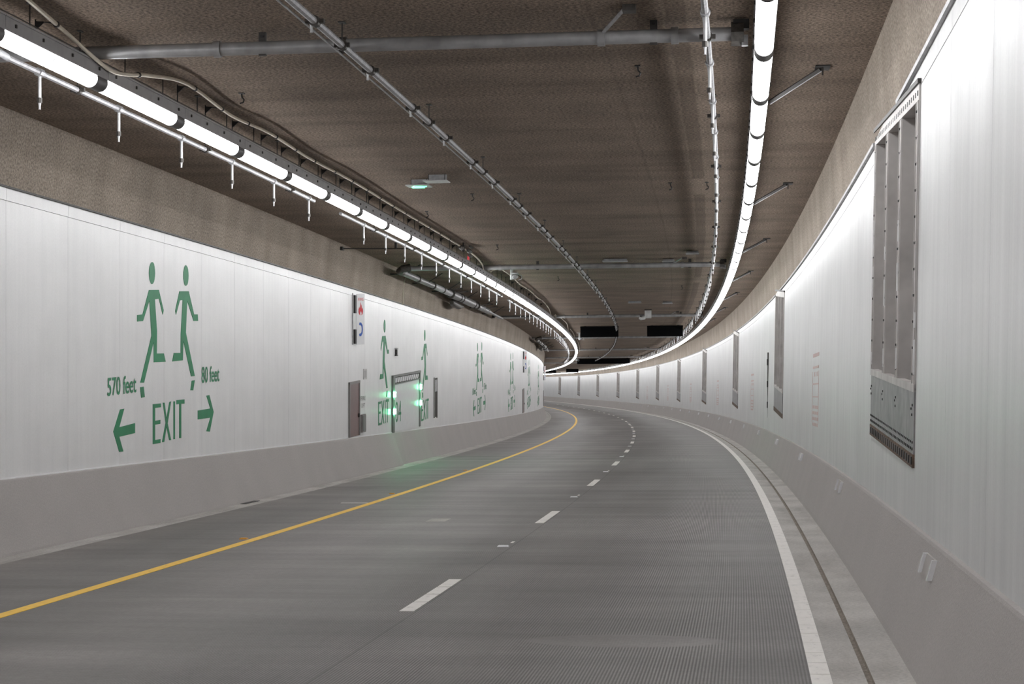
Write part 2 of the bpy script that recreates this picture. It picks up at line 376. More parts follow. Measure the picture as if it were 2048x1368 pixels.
def light(sc_, d, h, label, group):
    e = bpy.data.objects.new('tunnel_light', None); COL.objects.link(e); e.empty_display_size = .1
    e.matrix_world = frame(sc_, d, h); sprops(e, label, 'light', group)
    link('housing', m_house, None, e)
    t = link('diffuser', m_tube, None, e); t.location = (0, -BAND, 0)
    t = link('diffuser', m_tube, None, e); t.location = (0, -HL - .008, 0)
    t = link('joint_ring', m_ring, None, e); t.location = (0, -BAND, 0)
    c = link('end_collar', m_coll, None, e); c.location = (0, HL - BAND, 0)
    if sc_ < 70:
        for y in (-.55, .75): r_ = link('hanger_rod', m_rod, None, e); r_.location = (0, y, 0)
        sprops(link('bolt', m_bolt, None, e), kind='stuff')
def light_row(first_joint, d, row, send):
    k = -int((first_joint + 22) // FL); s = first_joint + k * FL; group = 'tube lights of the row above the ' + row
    while s < send:
        if k < 0: lab = 'white tube light above the %s, short of the thick cross pipe' % row
        elif k < 12: lab = 'white tube light above the %s, %s past the thick cross pipe' % (row, ORDN[k])
        else: lab = 'white tube light above the %s, well beyond the thick cross pipe' % row
        light(s + FL / 2 + BAND, d, 5.0, lab, group); s += FL; k += 1
light_row(18.05, -6.46, 'yellow line', 376)
light_row(17.40, .08, 'white edge line', 385)

# ------------------------------------------------------------------ road paint
def decal(a, b, d0, d1, t=.004):
    return ribbon([(d0, .0), (d0, t), (d1, t), (d1, .0)], a, b, .6, True, vaxis=[d0, d0, d1, d1])
single('edge_line', decal(S0, 300, -6.53, -6.395), 'yellow_paint', 'solid yellow line painted along the left shoulder', 'road marking', P(S0, -6.46, 0))
el = Thing('edge_line', 'white line of short blocks beside the drain slot', 'road marking', P(S0, .40, 0))
el.part('stripe_run', decal(S0, 10.0, .335, .468), 'white_paint')
s = 10.0
while s < 62: el.part('stripe_block', decal(s + .008, s + .532, .335, .468), 'white_paint'); s += .54
el.part('stripe_run', decal(s, 372, .335, .468), 'white_paint')
PER = 11.366; sD = 17.63 - PER; nd = -1
while sD < 300:
    dl_ = 'white lane dash short of the thick cross pipe' if nd < 0 else 'white lane dash beneath the thick cross pipe' if nd == 0 else ('white lane dash, %s past the one beneath the thick cross pipe' % ORDN[nd - 1]) if nd < 8 else 'small distant white lane dash far past the exit door'
    nd += 1
    t = Thing('lane_dash', dl_, 'road marking', P(sD - 1.45, -3.0, 0), 'dashes of the broken lane line')
    L0 = sD - 1.45
    if sD < 62:
        cuts = [0, .75, 1.42, 2.1, 2.9]
        for a, b in zip(cuts, cuts[1:]): t.part('stripe_block', decal(L0 + a + .022, L0 + b - .022, -3.075, -2.945), 'white_paint')
    else: t.part('stripe_block', decal(L0, L0 + 2.9, -3.075, -2.945), 'white_paint')
    # raised marker in the gap, with a small lens behind it
    if 15 < sD < 120:
        m = sD + 5.6; bm = NB()
        hexa(bm, [P(m - .06, -3.10, .003), P(m - .06, -2.96, .003), P(m + .06, -2.96, .003), P(m + .06, -3.10, .003), P(m - .03, -3.085, .022), P(m - .03, -2.975, .022), P(m + .03, -2.975, .022), P(m + .03, -3.085, .022)])
        single('road_stud', bm, 'reflector_white', 'white raised stud between two lane dashes', 'road stud', P(m, -3.03, 0), 'white studs of the broken lane line')
        single('paint_chip', decal(m + .60, m + .85, -3.01, -2.975, .003), 'white_paint', 'small white paint mark behind a road stud', 'paint mark', P(m + .75, -3, 0), 'paint marks behind the road studs')
    sD += PER
for i, m in enumerate((24.44, 35.91, 47.3)):
    bm = NB(); hexa(bm, [P(m - .06, -6.68, .0), P(m - .06, -6.57, .0), P(m + .06, -6.57, .0), P(m + .06, -6.68, .0), P(m - .03, -6.665, .02), P(m - .03, -6.585, .02), P(m + .03, -6.585, .02), P(m + .03, -6.665, .02)])
    single('road_stud', bm, 'amber', 'amber raised stud beside the solid yellow line', 'road stud', P(m, -6.62, 0), 'amber studs along the yellow line')
single('tick_mark', decal(32.80, 32.90, -7.02, -6.53, .003), 'white_paint', 'short white tick beside the yellow line', 'paint mark', P(32.85, -6.8, 0))
single('patch', decal(27.9, 28.6, -4.75, -4.46, .002), 'gutter', 'small pale repair patch in the left lane', 'patch', P(28.2, -4.6, 0))
single('drain_grate', decal(32.6, 33.6, -8.77, -8.66, .006), 'black_metal', 'dark slot grate at the foot of the left barrier', 'grate', P(33.1, -8.7, 0))

# ------------------------------------------------------------------ reflectors on the outer barrier
def bface(h): return 1.005 + (h - .06) * (.2 / .735)
k = 0
s = 13.3
while s < 240:
    t = Thing('barrier_reflector', 'small square reflector on the sloped face of the outer barrier' if k > 1 else ('clear bracket reflector on the outer barrier before the widest vent' if k == 0 else 'clear bracket reflector on the outer barrier just past the widest vent'),
              'reflector', P(s, bface(.66), .66), 'square reflectors along the outer barrier' if k > 1 else None)
    w_ = .62 if k == 0 else .75; h0, h1 = .60, .735
    def q(ss, h, off): return P(ss, bface(h) - off, h)
    bm = NB(); hexa(bm, [q(s - w_ / 2, h0, .012), q(s - w_ / 2, h0, 0), q(s + w_ / 2, h0, 0), q(s + w_ / 2, h0, .012), q(s - w_ / 2, h1, .012), q(s - w_ / 2, h1, 0), q(s + w_ / 2, h1, 0), q(s + w_ / 2, h1, .012)])
    t.part('plate', bm, 'barrier' if k < 2 else 'reflector')
    for e in (-w_ / 2, w_ / 2):
        bm = NB(); hexa(bm, [q(s + e - .03, h0, .035), q(s + e - .03, h0, 0), q(s + e + .03, h0, 0), q(s + e + .03, h0, .035), q(s + e - .03, h1, .035), q(s + e - .03, h1, 0), q(s + e + .03, h1, 0), q(s + e + .03, h1, .035)])
        t.part('flange', bm, 'reflector_white')
    s += 11.45; k += 1

# ------------------------------------------------------------------ extract vents in the outer wall
VL = ['widest steel vent with bolted lower plate, beside the bracket reflectors', 'tall steel vent beside the black hinge post']
for vi, (a, b) in enumerate(VENTS):
    W = b - a
    def V(u, v, dep):
        hb_, ht_ = vbot(u), vtop(u); h = hb_ + (ht_ - hb_) * v
        return P(a + W * u, RD + LEAN * h + dep, h)
    def vb(bm, u0, u1, v0, v1, d0, d1):
        return hexa(bm, [V(u0, v0, d0), V(u0, v0, d1), V(u1, v0, d1), V(u1, v0, d0), V(u0, v1, d0), V(u0, v1, d1), V(u1, v1, d1), V(u1, v1, d0)])
    lab = VL[vi] if vi < 2 else 'three-bay steel wall vent, %s past the one beside the hinge post' % ORDN[vi - 2]
    t = Thing('wall_vent', lab, 'vent', P(a + W / 2, RD + .0, vbot(.5)), 'steel vents in the far curve of the wall' if vi > 1 else None)
    t.part('header', vb(NB(), 0, 1, .945, 1.0, -.015, .30), 'vent_steel')
    t.part('lip', vb(NB(), -.005, 1.005, .988, 1.0, -.030, .02), 'dark_steel')
    t.part('lower_plate', vb(NB(), 0, 1, .035, .205, -.012, .30), 'vent_plate')
    t.part('sill', vb(NB(), 0, 1, .0, .035, -.018, .30), 'rust')
    t.part('ledge', vb(NB(), .0, 1, .195, .215, -.020, .05), 'vent_steel')
    mull = [(0, .05), (.33, .385), (.635, .69), (.955, 1.0)]
    for u0, u1 in mull:
        mo = t.part('mullion', vb(NB(), u0, u1, .205, .945, -.012, .24), 'vent_steel')
        if vi < 2:
            for uc in (u0 + .006, u1 - .006): t.part('edge_strip', vb(NB(), uc - .0012, uc + .0012, .205, .945, -.020, -.010), 'vent_steel', parent=mo)
    bays = [(.05, .33), (.385, .635), (.69, .955)]
    for u0, u1 in bays: t.part('damper', vb(NB(), u0, u1, .205, .945, .17, .20), 'damper')
    if vi < 1:
        bm = NB()
        def dot(u, v, r=.012): vb(bm, u - r / W * 1.3, u + r / W * 1.3, v - r / 3.1, v + r / 3.1, -.020, -.010)
        for q in range(26):
            u = .02 + .96 * q / 25; dot(u, .965, .020); dot(u, .232 - .03, .012)
        for q in range(34): dot(.015 + .97 * q / 33, .048, .011); dot(.015 + .97 * q / 33, .065, .009)
        for u0, u1 in mull:
            for q in range(11):
                for uc in (u0 + .010, u1 - .010): dot(uc, .24 + .68 * q / 10, .010)
            dot((u0 + u1) / 2, .16, .010); dot((u0 + u1) / 2 + .006, .135, .010); dot((u0 + u1) / 2 + .02, .15, .009)
        t.part('bolt', bm, 'black_metal', kind='stuff')
        bm = NB()
        for q in range(22): vb(bm, .01 + q * .045, .03 + q * .045, .008, .028, -.026, -.012)
        t.part('sill_bolt', bm, 'black_metal', kind='stuff')
    if vi == 0:
        bm = NB()  # white slivers standing in for specular glints on the mullion edges
        for u, v0, v1 in ((.006, .24, .33), (.006, .36, .40), (.355, .24, .30), (.36, .46, .54), (.352, .60, .66), (.655, .235, .29), (.662, .42, .50), (.66, .56, .60), (.985, .23, .27), (.99, .45, .55), (.985, .58, .70), (.978, .78, .92)):
            vb(bm, u - .0018, u + .0018, v0, v1, -.026, -.008)
        t.part('edge_glint', bm, 'glint_white', label='white glints painted along the mullions', kind='stuff')
# rod with hinges: edge of a hidden door leaf
t = Thing('hinge_post', 'slim dark hinge post standing against the outer wall', 'hinge post', P(55.1, RD, 1.1))
t.part('post', pbox(NB(), 55.0, 55.12, RD + .02, RD + .06, 1.12, 3.06), 'dark_steel')
for h in (1.55, 2.15, 2.78): t.part('hinge', pbox(NB(), 54.95, 55.17, RD + .005, RD + .05, h - .09, h + .09), 'black_metal')
# faded red marks: a tall column of lettering
def red_mark(sc_, label, group=None):
    t = Thing('wall_notice', label, 'notice', P(sc_, RD, 1.3), group)
    def qd(s0, s1, h0, h1):
        return hexa(NB(), [P(x, RD + LEAN * h + o, h) for h, hh in ((h0, 0), (h1, 1)) for x, o in ((s0, -.004), (s0, .002), (s1, .002), (s1, -.004))])
    for (h0, h1) in ((2.50, 2.56), (2.30, 2.34), (2.02, 2.045), (1.80, 1.82)): t.part('stripe', qd(sc_ - .95, sc_ + .95, h0, h1), 'faded_red')
    for x in (-1.0, .95): t.part('border', qd(sc_ + x, sc_ + x + .06, 1.36, 2.25), 'faded_red')
    for i in range(4):
        for j in range(5):
            x = sc_ - .85 + j * .36; h = 1.66 - i * .10; t.part('letter', qd(x, x + .22, h - .055, h), 'faded_red')
    for j in range(3): t.part('letter', qd(sc_ - .7 + j * .5, sc_ - .5 + j * .5, 2.16, 2.24), 'faded_red')
red_mark(32.9, 'faded red lettered notice on the panels past the widest vent')
red_mark(66.0, 'faded red lettered notice between far wall vents', 'faded notices between the far vents')
for x in (97, 128, 158, 188): red_mark(x, 'faded red lettered notice between far wall vents', 'faded notices between the far vents')

# ------------------------------------------------------------------ painted evacuation signs on the inner wall (wall metres from the sign centre, height)
FIG = {"headL":[[-0.74,3.82],[-0.75,3.77],[-0.77,3.72],[-0.8,3.68],[-0.85,3.65],[-0.89,3.64],[-0.94,3.64],[-0.98,3.67],[-1.02,3.7],[-1.04,3.75],[-1.05,3.8],[-1.04,3.85],[-1.02,3.9],[-0.98,3.94],[-0.94,3.97],[-0.89,3.98],[-0.85,3.98],[-0.8,3.96],[-0.77,3.92],[-0.75,3.87]],
"bodyL":[[-1.05,3.54],[-0.54,3.57],[-0.28,3.26],[-0.33,3.19],[-0.53,3.43],[-0.75,3.41],[-0.64,2.92],[-0.65,2.57],[-0.27,2.58],[-0.17,2.45],[-0.8,2.43],[-0.81,2.75],[-1.31,2.11],[-1.49,2.11],[-0.92,2.84],[-1.03,3.38],[-1.36,3.05],[-1.65,3.03],[-1.65,3.13],[-1.38,3.15]],
"footL":[[-1.5,2.04],[-1.33,2.05],[-1.27,1.89],[-1.45,1.88]],
"headR":[[1.14,3.9],[1.13,3.84],[1.11,3.79],[1.08,3.75],[1.03,3.73],[0.99,3.72],[0.94,3.72],[0.9,3.74],[0.87,3.78],[0.84,3.83],[0.84,3.88],[0.84,3.93],[0.87,3.98],[0.9,4.02],[0.94,4.05],[0.99,4.06],[1.03,4.05],[1.08,4.03],[1.11,4.0],[1.13,3.95]],
"bodyR":[[0.61,3.61],[1.15,3.64],[1.48,3.27],[1.7,3.28],[1.72,3.17],[1.45,3.16],[1.06,3.48],[0.98,2.95],[1.52,2.24],[1.3,2.23],[0.84,2.81],[0.8,2.49],[0.2,2.46],[0.29,2.6],[0.68,2.61],[0.69,2.91],[0.8,3.48],[0.63,3.46],[0.41,3.22],[0.37,3.28]],
"footR":[[1.34,2.16],[1.52,2.17],[1.42,2.0],[1.26,2.0]],
"arrowL":[[-2.78,1.39],[-2.47,1.71],[-2.28,1.72],[-2.51,1.45],[-1.76,1.5],[-1.76,1.35],[-2.51,1.31],[-2.32,1.09],[-2.51,1.09]],
"arrowR":[[2.72,1.63],[2.47,1.29],[2.25,1.3],[2.51,1.53],[1.71,1.51],[1.71,1.66],[2.51,1.69],[2.25,1.91],[2.44,1.92]],
"E":[[-0.85,1.78],[-0.43,1.79],[-0.43,1.73],[-0.74,1.72],[-0.74,1.52],[-0.46,1.53],[-0.46,1.47],[-0.74,1.46],[-0.74,1.22],[-0.45,1.23],[-0.45,1.17],[-0.85,1.16]],
"X":[[-0.32,1.8],[-0.23,1.8],[-0.12,1.55],[0.04,1.81],[0.13,1.82],[-0.06,1.47],[0.13,1.2],[0.03,1.2],[-0.12,1.42],[-0.25,1.18],[-0.36,1.18],[-0.17,1.48]],
"I":[[0.27,1.82],[0.35,1.82],[0.35,1.21],[0.27,1.21]],
"T":[[0.44,1.84],[0.9,1.85],[0.9,1.78],[0.71,1.78],[0.71,1.22],[0.6,1.22],[0.6,1.78],[0.44,1.77]]}
LW = -9.122
def wallpoly(pts, sc_, dh=0.0, t=.003):
    bm = NB(); f = [bm.verts.new(P(sc_ + x, LW + t, h + dh)) for x, h in pts]; r = [bm.verts.new(P(sc_ + x, LW - .004, h + dh)) for x, h in pts]
    fc = bm.faces.new(f); fc.normal_update(); n = len(pts)
    for k in range(n): bm.faces.new((f[k], f[(k + 1) % n], r[(k + 1) % n], r[k]))
    bmesh.ops.triangulate(bm, faces=[fc]); return bm
def textmesh(txt, box, sc_, dh=0.0, off=0.0):
    """lettering fitted to a (s0,s1,h0_at_s0,h0_at_s1,height) box on the inner wall"""
    cu = bpy.data.curves.new('lettering', 'FONT'); cu.body = txt; cu.resolution_u = 3; cu.offset = off
    o = bpy.data.objects.new('lettering', cu); COL.objects.link(o)
    dg = bpy.context.evaluated_depsgraph_get(); me = bpy.data.meshes.new_from_object(o.evaluated_get(dg))
    bpy.data.objects.remove(o); bpy.data.curves.remove(cu)
    bm = NB(); bm.from_mesh(me); bpy.data.meshes.remove(me)
    xs = [v.co.x for v in bm.verts]; ys = [v.co.y for v in bm.verts]; x0, x1, y0, y1 = min(xs), max(xs), min(ys), max(ys)
    s0, s1, ha, hb_, hh = box
    for v in bm.verts:
        u = (v.co.x - x0) / (x1 - x0); vv = (v.co.y - y0) / (y1 - y0)
        v.co = P(sc_ + s0 + (s1 - s0) * u, LW + .003, ha + (hb_ - ha) * u + hh * vv + dh)
    return bm
def evac_sign(sc_, left, right, label, mat='green_paint'):
    t = Thing('exit_mural', label, 'wall sign', P(sc_, LW, 1.1))
    for k in ('L', 'R'):
        t.part('running_figure', wallpoly(FIG['body' + k], sc_), 'green_paint')
        t.part('figure_head', wallpoly(FIG['head' + k], sc_), 'green_paint'); t.part('figure_foot', wallpoly(FIG['foot' + k], sc_), mat)
        t.part('arrow', wallpoly(FIG['arrow' + k], sc_), mat)
    for k in 'EXIT': t.part('letter', wallpoly(FIG[k], sc_), mat)
    t.part('lettering', textmesh(left, (-3.05, -1.70, 1.90, 1.96, .27), sc_, off=.012), mat)
    t.part('lettering', textmesh(right, (1.94, 3.10, 2.12, 2.16, .28), sc_, off=.012), mat)
evac_sign(29.4, '570 feet', '80 feet', 'green painted exit mural of two runners before the fire door')
evac_sign(75.5, '80 feet', '570 feet', 'green painted exit mural of two runners past the exit door')
evac_sign(94.6, '140 feet', '510 feet', 'green painted exit mural of two runners just before the far fire sign', 'green_paint')
evac_sign(113.5, '200 feet', '450 feet', 'green painted exit mural of two runners just past the far fire sign', 'green_paint')
evac_sign(133.0, '260 feet', '390 feet', 'green painted exit mural of two runners farthest along the inner wall', 'green_paint')
# figures and words flanking the exit door
def side_mural(k, sfig, sword, label):
    t = Thing('exit_mural', label, 'wall sign', P(sfig, LW, 1.1))
    off = sfig - (-.9 if k == 'L' else 1.0); dh = (-.05 if k == 'L' else -.13)
    for n_ in ('body', 'head', 'foot'): t.part({'body': 'running_figure', 'head': 'figure_head', 'foot': 'figure_foot'}[n_], wallpoly(FIG[n_ + k], off, dh), 'green_paint')
    for q in 'EXIT': t.part('letter', wallpoly(FIG[q], sword, -.04), 'green_paint')
side_mural('R', 50.05, 49.85, 'green runner and EXIT lettering between the fire sign and exit door')
side_mural('L', 58.0, 58.05, 'green runner and EXIT lettering beside the tall dark wall slot')

# ------------------------------------------------------------------ emergency exit door with green lamps
t = Thing('exit_door', 'white sliding emergency exit door with grey jambs and green lamps', 'door', P(54, LW, .89))
da, db = 51.25, 56.75
def pq(s0, s1, o0, o1, ha0, ha1, hb0, hb1):   # box whose bottom runs ha0->ha1 and top hb0->hb1
    return hexa(NB(), [P(s0, LW + o0, ha0), P(s0, LW + o1, ha0), P(s1, LW + o1, ha1), P(s1, LW + o0, ha1), P(s0, LW + o0, hb0), P(s0, LW + o1, hb0), P(s1, LW + o1, hb1), P(s1, LW + o0, hb1)])
t.part('jamb', pq(da, da + .28, -.03, .05, .88, .885, 2.44, 2.45), 'jamb'); t.part('jamb', pq(db - .25, db, -.03, .05, .97, .98, 2.62, 2.64), 'jamb')
t.part('lintel', pq(da, db, -.03, .055, 2.40, 2.60, 2.45, 2.66), 'jamb')
t.part('lintel', pq(da + .28, db - .25, -.03, .045, 2.19, 2.40, 2.225, 2.43), 'jamb')
t.part('track_plate', pq(da + .28, db - .25, -.03, .01, 2.22, 2.42, 2.41, 2.60), 'recess_dark')
for i in range(11):
    s0 = da + .4 + i * .43; hh = 2.235 + .20 * (s0 - da) / (db - da)
    t.part('louvre', hexa(NB(), [P(x, LW + o, h) for h, sh in ((hh + .01, 0.0), (hh + .15, .16)) for x, o in ((s0 + sh, 0.0), (s0 + sh, .05), (s0 + sh + .17, .05), (s0 + sh + .17, 0.0))]), 'sign_white')
lf = t.part('door_leaf', pq(da + .28, 54.0, -.03, .022, .90, .93, 2.19, 2.31), 'sign_white')
t.part('lettering', textmesh('04', (51.75, 52.85, 1.15, 1.18, .58), 0, off=.0), 'green_paint', parent=lf)
bpy.data.objects[lf.children[-1].name].location = (.0225 * math.cos(head(54)), .0225 * math.sin(head(54)), 0)
t.part('door_leaf', pq(54.0, db - .25, -.03, .022, .93, .96, 2.31, 2.42), 'sign_white')
for sx, hs in ((da + .12, (1.46, 1.93)), (db - .13, (1.68, 2.16))):
    for h in hs:
        lp = t.part('lamp', pq(sx - .14, sx + .14, .04, .085, h - .07, h - .065, h + .07, h + .075), 'green_glow', label='lit green lamp')
        t.part('lamp_bezel', pq(sx - .16, sx + .16, .03, .05, h - .10, h - .095, h + .10, h + .105), 'jamb', parent=lp)

# ------------------------------------------------------------------ fire doors, fire signs and wall boxes
def fire_set(s0, first):
    tag = {0: 'beside the green EXIT lettering', 1: 'between two far exit murals', 2: 'past the last exit mural'}[first]
    w_ = 1.43
    t = Thing('fire_cabinet', 'maroon steel fire cabinet door ' + tag, 'cabinet', P(s0, LW, .89))
    t.part('frame', pq(s0, s0 + .10, -.02, .035, .90, .90, 2.22, 2.225), 'door_frame'); t.part('frame', pq(s0 + w_ - .10, s0 + w_, -.02, .035, .93, .93, 2.28, 2.285), 'door_frame')
    t.part('frame', pq(s0, s0 + w_, -.02, .037, 2.16, 2.22, 2.22, 2.285), 'door_frame')
    dr = t.part('door', pq(s0 + .10, s0 + w_ - .10, -.02, .02, .90, .93, 2.165, 2.215), 'maroon')
    t.part('handle', pq(s0 + w_ - .22, s0 + w_ - .14, .02, .055, 1.38, 1.38, 1.47, 1.47), 'black_metal', parent=dr)
    # sign board standing off the wall on two black brackets
    t = Thing('fire_sign', 'white fire telephone sign board on brackets ' + {0: 'over the maroon cabinet beside EXIT lettering', 1: 'between two far exit murals', 2: 'past the last exit mural'}[first], 'sign', P(s0 + .8, LW, 3.14))
    a0 = s0 + .78; o0, o1 = .065, .190; Ln = .36
    def B(u, v, dep): return P(a0 + Ln * u, LW + o0 + (o1 - o0) * u + dep, 3.14 + .02 * u + 1.24 * v)
    def bb_(u0, u1, v0, v1, d0, d1): return hexa(NB(), [B(u0, v0, d0), B(u0, v0, d1), B(u1, v0, d1), B(u1, v0, d0), B(u0, v1, d0), B(u0, v1, d1), B(u1, v1, d1), B(u1, v1, d0)])
    t.part('board', bb_(0, 1, 0, 1, -.012, 0), 'sign_white')
    t.part('back_channel', hexa(NB(), [P(x, LW + o, h) for h in (3.14, 4.38) for x, o in ((a0 - .30, -.01), (a0 - .30, .015), (a0 - .18, .015), (a0 - .18, -.01))]), 'galv')
    for v0, v1 in ((.02, .30), (.62, .97)): t.part('bracket', hexa(NB(), [P(x, LW + o, 3.14 + 1.24 * v) for v in (v0, v1) for x, o in ((a0 - .12, -.01), (a0 - .12, .05), (a0 + .02, .06), (a0 + .02, -.01))]), 'black_metal')
    def shape(name, pts, mat):
        bm = NB(); f = [bm.verts.new(B(x, y, .002)) for x, y in pts]; r = [bm.verts.new(B(x, y, -.004)) for x, y in pts]; fc = bm.faces.new(f); fc.normal_update(); n = len(pts)
        for k in range(n): bm.faces.new((f[k], f[(k + 1) % n], r[(k + 1) % n], r[k]))
        bmesh.ops.triangulate(bm, faces=[fc]); t.part(name, bm, mat)
    shape('flame', [(.28, .60), (.20, .64), (.22, .70), (.34, .75), (.38, .70), (.46, .78), (.44, .84), (.62, .76), (.66, .70), (.74, .73), (.80, .66), (.74, .60), (.60, .575), (.62, .62), (.52, .66), (.42, .62), (.44, .575)], 'red_paint')
    shape('handset', [(.28, .40), (.34, .435), (.55, .435), (.74, .38), (.78, .30), (.74, .22), (.55, .165), (.34, .165), (.28, .20), (.40, .225), (.50, .215), (.60, .25), (.63, .30), (.60, .35), (.50, .385), (.40, .375)], 'blue_paint')
    cu = bpy.data.curves.new('lettering', 'FONT'); cu.body = 'FIRE'; o = bpy.data.objects.new('lettering', cu); COL.objects.link(o)
    dg = bpy.context.evaluated_depsgraph_get(); me = bpy.data.meshes.new_from_object(o.evaluated_get(dg)); bpy.data.objects.remove(o)
    bm = NB(); bm.from_mesh(me); xs = [v.co.x for v in bm.verts]; ys = [v.co.y for v in bm.verts]
    for v in bm.verts: v.co = B(.16 + .72 * (v.co.x - min(xs)) / (max(xs) - min(xs)), .86 + .06 * (v.co.y - min(ys)) / (max(ys) - min(ys)), .003)
    t.part('lettering', bm, 'red_paint')
fire_set(44.66, 0); fire_set(105.0, 1); fire_set(165.0, 2)
t = Thing('wall_box', 'small grey metal box low on the wall next to the maroon cabinet', 'box', P(46.4, LW, 1.0))
t.part('body', pq(46.32, 46.82, -.02, .05, .99, 1.0, 1.43, 1.45), 'door_frame'); t.part('lid', pq(46.36, 46.78, .045, .06, 1.02, 1.03, 1.40, 1.42), 'jamb')
t = Thing('stencil_text', 'two lines of grey stencilled lettering over the small wall box', 'lettering', P(46.5, LW, 1.6))
t.part('lettering', textmesh('FIRE', (46.35, 47.05, 1.78, 1.79, .11), 0, off=.02), 'grey_text'); t.part('lettering', textmesh('DPT', (46.45, 46.95, 1.60, 1.61, .11), 0, off=.02), 'grey_text')
t = Thing('notice_plate', 'small grey notice plate above the stencilled lettering', 'plate', P(46.9, LW, 2.3))
t.part('plate', pq(46.72, 47.20, -.01, .012, 2.31, 2.32, 2.57, 2.58), 'reflector')
t.part('print', pq(46.80, 47.12, .010, .0135, 2.35, 2.36, 2.53, 2.54), 'grey_text')
t = Thing('wall_speaker', 'small dark sounder fixed on the wall above the exit door', 'sounder', P(51.95, LW, 3.1))
t.part('bracket', pq(51.82, 52.08, -.01, .05, 3.00, 3.0, 3.04, 3.04), 'dark_steel'); 
bm = NB(); cyl(bm, P(51.95, LW, 3.11), P(51.95, LW + .05, 3.11), .09, 10); t.part('horn', bm, 'dark_steel', True)
t.part('cap', pq(51.84, 52.06, -.01, .06, 3.18, 3.18, 3.22, 3.22), 'galv')
t = Thing('wall_slot', 'tall narrow dark service slot in a steel frame past the exit door', 'service slot', P(60.5, LW, 1.2))
t.part('recess', pq(60.24, 60.90, -.02, .010, 1.20, 1.22, 2.45, 2.47), 'recess_dark')
for a, b in ((60.18, 60.26), (60.88, 60.96)): t.part('frame', pq(a, b, -.02, .03, 1.18, 1.19, 2.47, 2.48), 'door_frame')
t.part('shutter', pq(60.26, 60.88, -.02, .025, 2.02, 2.04, 2.40, 2.42), 'galv')
bm = NB(); sweep(bm, [P(52.96, -8.98, 5.30), P(52.96, -9.05, 5.0), P(52.96, -9.06, 4.52), P(52.96, -9.085, 4.46)], .014, 6)
single('wall_conduit', bm, 'conduit', 'thin pale conduit running down the concrete band above the exit door', 'conduit', P(52.96, -9.1, 4.46), smooth=True)

# ------------------------------------------------------------------ pipework under the soffit
def ring(bm, c, axis, r, ln, n=10):
    a = Vector(axis).normalized(); return cyl(bm, Vector(c) - a * ln / 2, Vector(c) + a * ln / 2, r, n)
def tang(s): return (P(s + .05, 0, 0) - P(s - .05, 0, 0)).normalized()
def right(s): return (P(s, 1, 0) - P(s, 0, 0)).normalized()
def hanger(t, s, d, h, name='hanger'):
    bm = NB(); cyl(bm, P(s, d, h), P(s, d, CEIL + .003), .008, 5); pbox(bm, s - .05, s + .05, d - .012, d + .012, CEIL - .012, CEIL + .003); return t.part(name, bm, 'dark_steel')
def cross_main(s, label, d0=-8.9, d1=-.22, r=.066, h=5.27, near=False, group=None):
    t = Thing('cross_main', label, 'pipe', P(s, (d0 + d1) / 2, h), group)
    t.part('pipe', sweep(NB(), [P(s, d, h) for d in np.linspace(d0, d1, 12)], r, 12), 'pipe_grey', True)
    for d in ((-8.3, -5.2, -3.95, -1.45, -.75) if near else (-6.0, -3.95, -1.2)):
        t.part('coupling', ring(NB(), P(s, d, h), right(s), r + .016, .07, 12), 'cast_iron' if d == -3.95 else 'pipe_grey', True)
    for d in ((-7.0, -4.75, -.95) if near else (-5.0, -1.0)):
        bm = NB(); pbox(bm, s - .02, s + .02, d - .035, d + .035, h - r - .012, CEIL + .002); hg = t.part('strap', bm, 'dark_steel')
        t.part('bolt', pbox(NB(), s - .035, s + .035, d - .015, d + .015, CEIL - .05, CEIL - .03), 'black_metal', parent=hg)
    v = t.part('end_valve', ring(NB(), P(s, d1 + .06, h), right(s), r + .05, .12, 8), 'cast_iron', True)
    t.part('valve_box', pbox(NB(), s - .05, s + .06, d1 + .02, d1 + .17, h + .04, h + .13), 'black_metal', parent=v)
    t.part('valve_stem', pbox(NB(), s - .06, s + .02, d1 + .10, d1 + .16, h - .12, h - .02), 'galv', parent=v)
    # diagonal sway brace
    bm = NB(); cyl(bm, P(s, -1.45, h + .03), P(s - .75, -1.15, CEIL), .018, 6); br = t.part('sway_brace', bm, 'galv', True)
    t.part('brace_foot', pbox(NB(), s - .80, s - .66, -1.20, -1.08, CEIL - .06, CEIL + .002), 'cast_iron', parent=br)
cross_main(18.0, 'thick grey cross pipe under the soffit with straps and end valve', near=True)
cross_main(49.8, 'grey cross pipe joined to the pipe along the inner wall', -8.55)
cross_main(81.6, 'grey cross pipe in front of the black lane signs')
cross_main(112.0, 'grey cross pipe behind the black lane signs')
for x in (143.0, 174.0, 205.0): cross_main(x, 'distant grey cross pipe under the soffit', group='distant cross pipes under the soffit')

